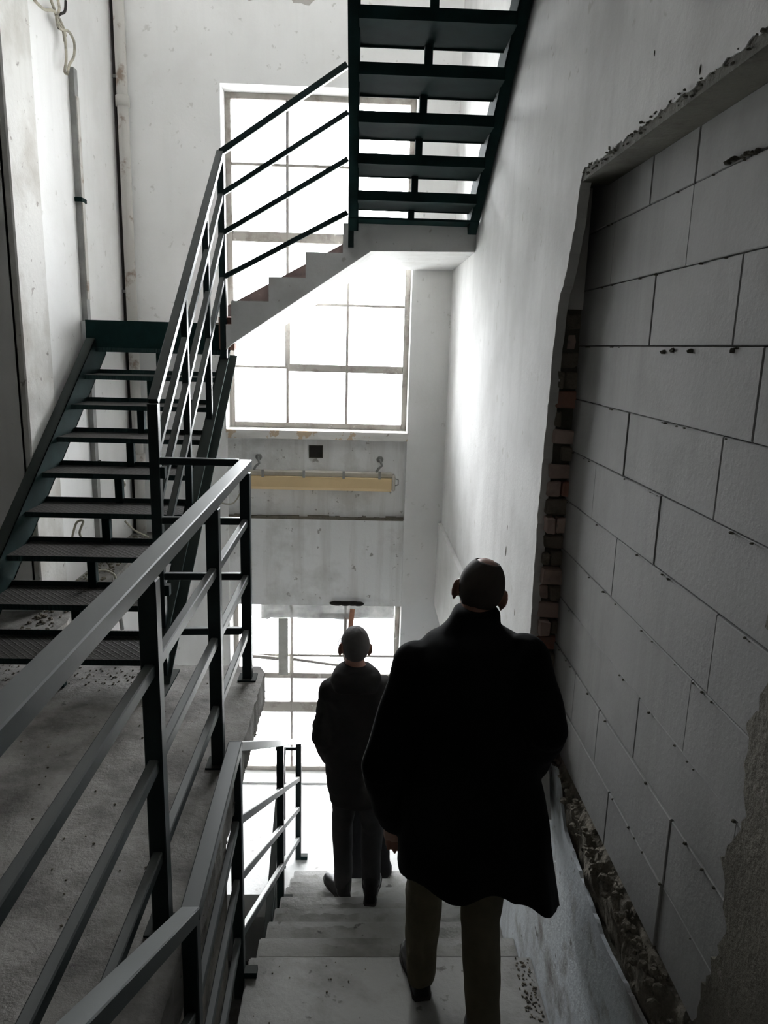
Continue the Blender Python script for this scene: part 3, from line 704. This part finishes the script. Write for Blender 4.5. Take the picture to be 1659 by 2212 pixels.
lowires = [([(268, 1000), (262, 1030), (270, 1048), (255, 1060), (262, 1078)], 5.6, 'bent wire hanging under the steel stair, seen between the fifth and sixth treads'),
           ([(242, 962), (246, 985), (240, 1000), (252, 1020), (248, 1042), (258, 1062)], 5.7, 'twisted pale wire under the steel stair beside the corner pipe'),
           ([(190, 890), (200, 900), (203, 925), (212, 960), (205, 968)], 5.4, 'short wire stub dangling under the upper treads of the steel stair'),
           ([(155, 1165), (165, 1130), (180, 1126), (172, 1150), (178, 1165)], 4.4, 'curled wire under the steel stair near the corner post'),
           ([(270, 1125), (290, 1145), (320, 1160)], 5.2, 'wire running down over the ledge under the steel stair'),
           ([(205, 1235), (225, 1232), (245, 1240), (250, 1250)], 4.3, 'wire lying on the rubble of the ledge under the steel stair')]
for pts, y, lb in lowires: cable([ony(px, py, y) for px, py in pts], 0.007, lb)
c = ony(258, 1320, 5.2)
cable([ony(255, 1300, 5.3), ony(258, 1322, 5.3), ony(264, 1360, 5.3)], 0.014, 'dark cable seen under the lowest treads of the steel stair', mat='grey_metal')

# ------------------------------------------------------------------ outside
box('ground', None, 'outside_ground', (-60, 60), (YB + 0.45, 120), (-4.9, -4.4), 'structure')
layered('bitumen_roof', (0.026, 0.026, 0.027), (0.034, 0.034, 0.035), sc=1.5, bumps=0.1)
q_ = [onz(px, py, -3.5) for px, py in ((690, 1325), (752, 1325), (770, 1425), (716, 1425))]
ob = thing('shed', (q_[3].x, q_[3].y, -4.4), 'low dark-roofed shed outside, faint through the lower window', 'shed')
v, f = prism([Vector((p.x, p.y)) for p in q_], [], 'z', -3.58, -3.5); mk('roof', v, f, 'bitumen_roof', ob)
cen = sum(q_, Vector()) / 4
v, f = prism([Vector((cen.x + (p.x - cen.x) * .94, cen.y + (p.y - cen.y) * .94)) for p in q_], [], 'z', -4.4, -3.58); mk('wall', v, f, 'outside_ground', ob)

# ------------------------------------------------------------------ people
def remeshed(name, mb, mat, parent, voxel=0.008, smooth=4, warp=None):
    """union of overlapping closed shells -> one continuous skin"""
    me = bpy.data.meshes.new('tmp'); me.from_pydata([tuple(v) for v in mb.v], [], mb.f); me.update()
    bm = bmesh.new(); bm.from_mesh(me); bmesh.ops.recalc_face_normals(bm, faces=bm.faces); bm.to_mesh(me); bm.free()
    t_ = bpy.data.objects.new('tmp', me); COL.objects.link(t_)
    r = t_.modifiers.new('r', 'REMESH'); r.mode = 'VOXEL'; r.voxel_size = voxel
    sm_ = t_.modifiers.new('s', 'SMOOTH'); sm_.iterations = smooth; sm_.factor = 0.5
    dg = bpy.context.evaluated_depsgraph_get(); ev = t_.evaluated_get(dg)
    out = bpy.data.meshes.new_from_object(ev, depsgraph=dg)
    bpy.data.objects.remove(t_); bpy.data.meshes.remove(me)
    if warp:
        cn = [(v_.co.copy(), v_.normal.copy()) for v_ in out.vertices]
        for v_, (c_, n_) in zip(out.vertices, cn): v_.co = warp(c_, n_)
    off = wloc(parent)
    for v_ in out.vertices: v_.co = v_.co - off
    for p_ in out.polygons: p_.use_smooth = True
    out.materials.clear(); out.materials.append(MATS[mat]); out.name = name
    o = bpy.data.objects.new(name, out); COL.objects.link(o); o.parent = parent
    return o
def ell(c, rx, ry, n=28, e=2.3, rot=0.0, tilt=0.0):
    out = []
    for k in range(n):
        a = 2 * math.pi * k / n; ca, sa = math.cos(a), math.sin(a)
        x = rx * math.copysign(abs(ca) ** (2 / e), ca); y = ry * math.copysign(abs(sa) ** (2 / e), sa)
        xr, yr = x * math.cos(rot) - y * math.sin(rot), x * math.sin(rot) + y * math.cos(rot)
        out.append(Vector((c[0] + xr, c[1] + yr, c[2] + tilt * xr)))
    return out
def limb(mb, pts, rs, n=16):
    pts = [Vector(p) for p in pts]; P, Rr = [], []
    for i in range(len(pts) - 1):
        for k in range(6):
            t_ = k / 6; P.append(pts[i].lerp(pts[i + 1], t_)); Rr.append(rs[i] + (rs[i + 1] - rs[i]) * t_)
    P.append(pts[-1]); Rr.append(rs[-1]); mb.tube(P, Rr, n)
    for p, r in zip(pts, rs): mb.ellipsoid(p, (r, r, r), nu=14, nv=8)
def hand(mb, w, d, side, up=Vector((0, 0, 1)), curl=0.5):
    """palm with four unequal bent fingers and a thumb leaving its side; d = forearm direction, side = thumb side"""
    d = d.normalized(); s_ = (side - d * side.dot(d)).normalized(); n_ = d.cross(s_)
    mb.tube([w - d * .02, w + d * .03, w + d * .085], [0.026, 0.032, 0.030], 12)
    for sgn in (-1, 1): mb.tube([w + s_ * sgn * .014, w + d * .08 + s_ * sgn * .024], [0.018, 0.017], 10)
    for i, (off, L) in enumerate(((0.030, 0.072), (0.010, 0.080), (-0.011, 0.074), (-0.031, 0.058))):
        p = w + d * .08 + s_ * off; dr_ = d.copy(); pts = [p - d * .015, p]
        for k, fr in enumerate((0.45, 0.3, 0.25)):
            ang = curl * (0.5 + 0.5 * k); dr_ = (dr_ * math.cos(ang) + n_ * math.sin(ang)).normalized(); p = p + dr_ * (L * fr); pts.append(p)
        mb.tube(pts, [0.009, 0.009, 0.0085, 0.008, 0.0065], 8)
    b0 = w + d * .025 + s_ * .028
    mb.tube([w + d * .02 + s_ * .01, b0, b0 + d * .028 + s_ * .018 + n_ * .01, b0 + d * .055 + s_ * .018 + n_ * .022], [0.014, 0.012, 0.0105, 0.008], 8)
def head(mb, c, Rm, s=1.0):
    q = lambda x, y, z: c + Rm @ (Vector((x, y, z)) * s)
    E_ = lambda p, r, rot=None: mb.ellipsoid(q(*p), tuple(v * s for v in r), Rm @ rot if rot else Rm, nu=22, nv=14)
    E_((0, -.008, 0), (.0745, .094, .098)); E_((0, .012, -.015), (.069, .083, .088))
    E_((0, .028, -.062), (.058, .064, .066)); E_((0, .048, -.098), (.036, .042, .028)); E_((0, .083, -.112), (.016, .016, .014))
    for sx in (-1, 1):
        E_((sx * .03, .078, .006), (.026, .014, .010)); E_((sx * .045, .062, -.04), (.02, .02, .022))
        E_((sx * .083, -.008, -.026), (.008, .022, .035), Matrix.Rotation(sx * 0.55, 3, 'Z')); E_((sx * .081, -.004, -.056), (.007, .010, .012)); E_((sx * .074, .002, -.03), (.012, .014, .024))
    mb.tube([q(0, .088, .005), q(0, .099, -.02), q(0, .114, -.04), q(0, .096, -.052)], [.008 * s, .010 * s, .014 * s, .010 * s], 10)
    for sx in (-1, 1): E_((sx * .012, .098, -.046), (.009, .010, .008))
    E_((0, .092, -.074), (.022, .008, .005)); E_((0, .090, -.084), (.019, .008, .006))
def hair_cap(parent, c, Rm, s, mat, keep, name='hair', th=0.010, amp=0.004):
    nu, nv = 64, 40; vv, ff = [], []
    for j in range(nv + 1):
        t_ = math.pi * (j / nv) * 0.995 + 0.005
        for i in range(nu):
            a = 2 * math.pi * i / nu
            u = Vector((math.sin(t_) * math.cos(a), math.sin(t_) * math.sin(a), math.cos(t_)))
            k = 1.03 + amp * 10 * noise.noise(u * 9) * 0.35 + amp * 6 * noise.noise(u * 30) * 0.4
            taper = 1.0 - 0.10 * max(0, -u.z)
            vv.append(Vector((u.x * .0755 * k * taper, -.008 + u.y * .0955 * k * taper, u.z * .0995 * k)))
    for j in range(nv):
        for i in range(nu):
            a = j * nu + i; b_ = j * nu + (i + 1) % nu; cc = b_ + nu; d = a + nu
            m_ = (vv[a] + vv[cc]) / 2
            if keep(m_): ff.append((a, d, cc, b_))
    used = sorted({i for q_ in ff for i in q_}); mp = {k: n for n, k in enumerate(used)}
    o = mk(name, [c + Rm @ (vv[k] * s) for k in used], [tuple(mp[i] for i in q_) for q_ in ff], mat, parent, True)
    md = o.modifiers.new('t', 'SOLIDIFY'); md.thickness = th; md.offset = -1
    return o
def shoe(parent, heel, d, L=0.29, w=0.05, mat='leather_black', top=0.085, pitch=0.0, shaft=0.0, name='shoe'):
    d = Vector((d[0], d[1], 0)).normalized(); r = Vector((d.y, -d.x, 0)); mb = MB()
    dz = math.tan(pitch)
    def P(a, b_, z): return heel + d * (a * L) + r * b_ + Vector((0, 0, z - dz * a * L))
    rings = []
    for a, ww, zt in ((0.0, .026, .05), (0.05, .034, top), (0.25, .036, top), (0.42, .040, .078), (0.6, .047, .062), (0.78, .048, .052), (0.92, .036, .042), (1.0, .014, .028)):
        ww *= w / 0.048
        rings.append([P(a, ww * math.cos(t_), 0.018 + (zt - 0.018) * max(0, math.sin(t_)) ** 0.7 if math.sin(t_) > 0 else 0.018 + 0.012 * math.sin(t_)) for t_ in [2 * math.pi * k / 14 for k in range(14)]])
    mb.loft(rings)
    if shaft: limb(mb, [P(.17, 0, .07), P(.17, 0, .07 + shaft)], [.046, .05])
    o = remeshed(name, mb, mat, parent, 0.006, 3)
    so = MB(); out = []
    for a, ww in ((0.0, .028), (0.06, .036), (0.25, .036), (0.42, .038), (0.6, .049), (0.78, .050), (0.92, .038), (1.0, .016)): out.append((a, ww * w / 0.048))
    top_ = [P(a, ww, 0.018) for a, ww in out] + [P(a, -ww, 0.018) for a, ww in reversed(out)]
    bot = [P(a, ww, 0.0) for a, ww in out] + [P(a, -ww, 0.0) for a, ww in reversed(out)]
    so.loft([bot, top_]); sb = so.build('sole', 'rag_dark', None)
    sb.parent = o; sb.location = sb.location - wloc(o)
    return o
def folds(amp, sc, zs=(1, 1, 1)):
    def w_(co, n_):
        v_ = Vector((co.x * zs[0], co.y * zs[1], co.z * zs[2])) * sc
        return co + n_ * (amp * (noise.noise(v_) + 0.5 * noise.noise(v_ * 2.1)))
    return w_
def figure(sp):
    e = thing('person', sp['base'], sp['label'], 'person')
    J = sp['J']; s = sp.get('s', 1.0)
    Rm = Matrix.Rotation(sp.get('turn', 0), 3, 'Z') @ Matrix.Rotation(sp.get('nod', 0), 3, 'X') @ Matrix.Rotation(sp.get('roll', 0), 3, 'Y')
    # body: one continuous skin
    mb = MB(); head(mb, J['head'], Rm, s)
    skull_base = J['head'] + Rm @ Vector((0, -.012, -.075)) * s
    limb(mb, [skull_base, J['neck']], [.052 * s, .058 * s])
    mid = (J['shl'] + J['shr']) / 2; pel = (J['hipl'] + J['hipr']) / 2
    sw = (J['shr'] - J['shl']).length / 2; yaw = math.atan2(J['shr'].y - J['shl'].y, J['shr'].x - J['shl'].x)
    mb.loft([ell(J['neck'] + Vector((0, 0, .01)), .06, .055, rot=yaw), ell(mid.lerp(J['neck'], .4), sw * .75, .08, rot=yaw), ell(mid, sw * .95, .095, rot=yaw), ell(mid.lerp(pel, .25), sw * .92, .11, rot=yaw),
             ell(mid.lerp(pel, .55), sw * .78, .10, rot=yaw), ell(mid.lerp(pel, .75), sw * .78, .10), ell(pel, sw * .86, .11), ell(pel - Vector((0, 0, .08)), sw * .75, .10)])
    for a in 'lr':
        limb(mb, [J['sh' + a], J['el' + a], J['wr' + a]], [.052, .04, .027])
        hand(mb, J['wr' + a], J['wr' + a] - J['el' + a], Vector((1 if a == 'l' else -1, 0, 0.25)))
        limb(mb, [J['hip' + a], J['kn' + a], J['an' + a]], [.075, .05, .036])
        limb(mb, [J['an' + a], J['an' + a] + sp['foot' + a] * .09 - Vector((0, 0, .058))], [.032, .018])
    body = remeshed('body', mb, 'skin', e, sp.get('vox', 0.006), 3)
    for sx in (-1, 1):
        MB().ellipsoid(J['head'] + Rm @ Vector((sx * .031, .079, -.013)) * s, (.011, .011, .011), nu=10, nv=8).build('eye', 'eye_white', body, True)
    # trousers
    mb = MB()
    mb.loft([ell(pel + Vector((0, 0, .10)), sw * .82, .115), ell(pel, sw * .92, .13), ell(pel - Vector((0, 0, .08)), sw * .88, .12), ell(pel - Vector((0, 0, .12)), sw * .7, .10)])
    for a in 'lr':
        r = sp['legr']; k = J['kn' + a].lerp(J['an' + a], .5)
        limb(mb, [J['hip' + a], J['kn' + a], k, J['an' + a] + Vector((0, 0, .015))], r, 18)
    remeshed('trousers', mb, sp['trousers'], e, 0.008, 4, folds(0.006, 11, (1, 1, .7)))
    for a in 'lr':
        hp = J['an' + a] - sp['foot' + a] * 0.055; hp = Vector((hp.x, hp.y, sp['sole' + a]))
        shoe(e, hp, sp['foot' + a], pitch=sp.get('pitch' + a, 0), shaft=sp.get('shaft', 0), name=sp.get('shoe', 'shoe'))
    # coat
    mb = MB()
    mb.loft([ell(*r) if len(r) == 3 else ell(r[0], r[1], r[2], **r[3]) for r in sp['coat']])
    for a in 'lr':
        d = (J['wr' + a] - J['el' + a]).normalized()
        limb(mb, [J['sh' + a], J['el' + a], J['wr' + a] - d * .01], sp['sleeve'], 18)
    for extra in sp.get('extra', []): extra(mb)
    remeshed('coat', mb, sp['coatmat'], e, 0.009, sp.get('csmooth', 5), sp['cwarp'])
    return e, body, Rm

# --- man in the black coat
Y1 = 2.20
def row(py, xl, xr, y, ry, dy=0.0, **k):
    a, b_ = ony(xl, py, y), ony(xr, py, y); c_ = (a + b_) / 2
    return (Vector((c_.x, y + dy, c_.z)), (b_.x - a.x) / 2, ry, k)
J1 = dict(head=ony(1040, 1266, 2.33), neck=ony(1024, 1345, 2.27), shl=ony(900, 1436, 2.22), shr=ony(1134, 1420, 2.20),
          ell=ony(826, 1655, 2.14), elr=ony(1182, 1575, 2.06), wrl=ony(848, 1775, 2.27), wrr=ony(1150, 1650, 2.28),
          hipl=ony(945, 1745, 2.24), hipr=ony(1065, 1745, 2.22), knl=ony(915, 1930, 2.36), anl=ony(908, 2112, 2.43), knr=ony(1038, 1985, 2.20), anr=onz(1046, 2262, -0.80))
hem1 = ony(1000, 1884, Y1).z
def coat1_warp(co, n_):
    t_ = max(0.0, min(1.0, (hem1 + 0.45 - co.z) / 0.45))
    fold = math.sin(co.x * 42 + 3 * noise.noise(co * 4)) * 0.007 * t_
    co = co + n_ * (fold + 0.006 * noise.noise(co * 9))
    if co.z < hem1 + 0.2:
        k = (hem1 + 0.2 - co.z) / 0.2
        co.z -= k * (0.12 * max(0, min(1, (co.x - 0.50) / 0.19)) ** 1.3 + 0.02 * math.exp(-((co.x - 0.36) / 0.07) ** 2) - 0.022 * math.exp(-((co.x - 0.475) / 0.05) ** 2) - 0.022 * max(0, min(1, (0.27 - co.x) / 0.06)))
    return co
collar1 = lambda mb: mb.loft([ell(J1['neck'] + Vector((-.005, -.012, -.035)), .115, .105, rot=0), ell(J1['neck'] + Vector((0, -.006, .005)), .085, .085), ell(J1['neck'] + Vector((.008, .004, .034)), .078, .08), ell(J1['neck'] + Vector((.01, .006, .05)), .074, .078)])
p1, body1, R1 = figure(dict(base=(0.36, 2.2, ZN), label='balding man in a long black coat and khaki trousers walking down, nearest the viewer', J=J1, s=0.97, turn=-0.12, nod=-0.12, roll=0.20,
    legr=[.088, .068, .062, .054], trousers='trousers_khaki', footl=Vector((-0.12, 1, 0)), footr=Vector((0.05, 1, 0)), solel=ZN, soler=ZN,
    coat=[row(1352, 975, 1085, 2.26, .09), row(1378, 925, 1128, 2.24, .115), row(1410, 893, 1152, 2.22, .125), row(1470, 880, 1165, Y1, .135), row(1560, 876, 1162, Y1, .14), row(1680, 872, 1168, Y1, .145, .01), row(1800, 866, 1196, Y1, .155, .015), row(1850, 862, 1208, Y1, .16, .015), row(1884, 862, 1220, Y1, .16, .015)],
    sleeve=[.078, .066, .052], coatmat='black_wool', cwarp=coat1_warp, extra=[collar1]))
hair_cap(p1, J1['head'], R1, 0.97, 'hair_dark', lambda p: p.z < 0.086 and p.z > -0.085 and p.y < 0.02 + 0.25 * (p.z + 0.02) and not (abs(p.x) > 0.068 and -0.06 < p.z < 0.0 and p.y > -0.03), th=0.004, amp=0.001)

# --- man in the dark jacket
Y2 = 3.75
c2 = lambda px, py, y=Y2: ony(px, py, y)
zt4, zt5 = ZN - R0 * 4, ZN - R0 * 5
J2 = dict(head=c2(767, 1391), neck=c2(768, 1442, 3.72), shl=c2(716, 1492), shr=c2(826, 1486), ell=c2(697, 1592, 3.70), elr=c2(850, 1590, 3.70), wrl=c2(722, 1648, 3.92), wrr=c2(828, 1650, 3.92),
          hipl=c2(750, 1668, 3.76), hipr=c2(792, 1668, 3.75), knl=c2(740, 1775, 3.90), anl=Vector((c2(742, 1892, 3.95).x, 3.95, -1.655)), knr=c2(804, 1790, 3.82), anr=Vector((c2(801, 1915, 3.76).x, 3.76, zt4 + .09)))
def coat2_warp(co, n_):
    v_ = Vector((co.x, co.y, co.z * 1.6)); return co + n_ * (0.010 * noise.noise(v_ * 8) + 0.005 * noise.noise(v_ * 19))
def hood2(mb):
    n_ = J2['neck']
    mb.loft([ell(n_ + Vector((0, -.045, -.10)), .12, .085), ell(n_ + Vector((0, -.035, -.04)), .135, .10), ell(n_ + Vector((0.004, -.02, -.005)), .115, .095), ell(n_ + Vector((.004, -.006, .018)), .082, .085)])
p2, body2, R2 = figure(dict(base=(0.02, 3.75, zt4), label='grey-haired man in a dark hooded jacket and grey trousers, further down the stairs', J=J2, s=0.99, turn=0.22, nod=-0.05, roll=0.07,
    legr=[.082, .064, .058, .052], trousers='trousers_grey', footl=Vector((-0.45, .9, 0)).normalized(), footr=Vector((0.12, 1, 0)).normalized(), solel=-1.755, soler=zt4, shaft=.07, shoe='boot',
    coat=[row(1434, 742, 794, 3.72, .07), row(1452, 722, 814, 3.73, .10), row(1478, 704, 838, 3.74, .12), row(1540, 698, 846, Y2, .13), row(1620, 700, 846, Y2, .135), row(1690, 706, 842, Y2, .14), row(1722, 712, 838, Y2, .135)],
    sleeve=[.07, .06, .05], coatmat='jacket_dark', cwarp=coat2_warp, extra=[hood2]))
hair_cap(p2, J2['head'], R2, 0.99, 'hair_grey', lambda p: p.z > -0.085 and p.y < 0.055 + 0.5 * max(0, p.z - 0.02) and not (abs(p.x) > 0.058 and -0.075 < p.z < 0.006 and p.y > -0.034) and not (p.z < -0.02 and p.y > -0.01), th=0.008, amp=0.006)
q2 = lambda x, y, z: J2['head'] + R2 @ Vector((x, y, z))
mb = MB()
for sx in (-1, 1):
    mb.tube([q2(sx * .084, -.01, -.012), q2(sx * .083, .05, -.012), q2(sx * .066, .103, -.012)], 0.0018, 6)
    mb.tube([q2(sx * .034 + .028 * math.cos(a), .104, -.016 + .018 * math.sin(a)) for a in [2 * math.pi * k / 16 for k in range(17)]], 0.0015, 6)
mb.tube([q2(-.007, .105, -.012), q2(.007, .105, -.012)], 0.0015, 6)
mb.build('glasses', 'grey_metal', p2)

# --- third person, almost hidden in front of them
Y3, zt7 = 4.5, ZN - R0 * 7
b3 = Vector((0.07, Y3, zt7))
J3 = {k: b3 + Vector(v_) for k, v_ in dict(head=(-.03, .06, 1.50), neck=(-.02, .03, 1.36), shl=(-.17, .02, 1.30), shr=(.15, .02, 1.30), ell=(-.19, -.02, 1.02), elr=(.17, -.02, 1.02), wrl=(-.15, .12, .84), wrr=(.15, .12, .84),
      hipl=(-.075, 0, .82), hipr=(.085, 0, .82), knl=(-.045, .06, .44), anl=(-.035, .02, .09), knr=(.13, .08, .42), anr=(.16, .05, .09)).items()}
cz3 = lambda z, rx, ry, y=0.01: (b3 + Vector((-.01, y, z)), rx, ry)
figure(dict(base=tuple(b3), label='person in black trousers, almost hidden in front of the man in the dark jacket', J=J3, s=0.95,
    legr=[.08, .06, .055, .05], trousers='trousers_black', footl=Vector((0, 1, 0)), footr=Vector((.1, 1, 0)).normalized(), solel=zt7, soler=zt7, vox=0.007,
    coat=[cz3(1.40, .07, .07, .03), cz3(1.35, .14, .10), cz3(1.25, .17, .12), cz3(1.0, .165, .125), cz3(.75, .17, .13)], sleeve=[.06, .052, .045], coatmat='trousers_black', cwarp=folds(.006, 9)))
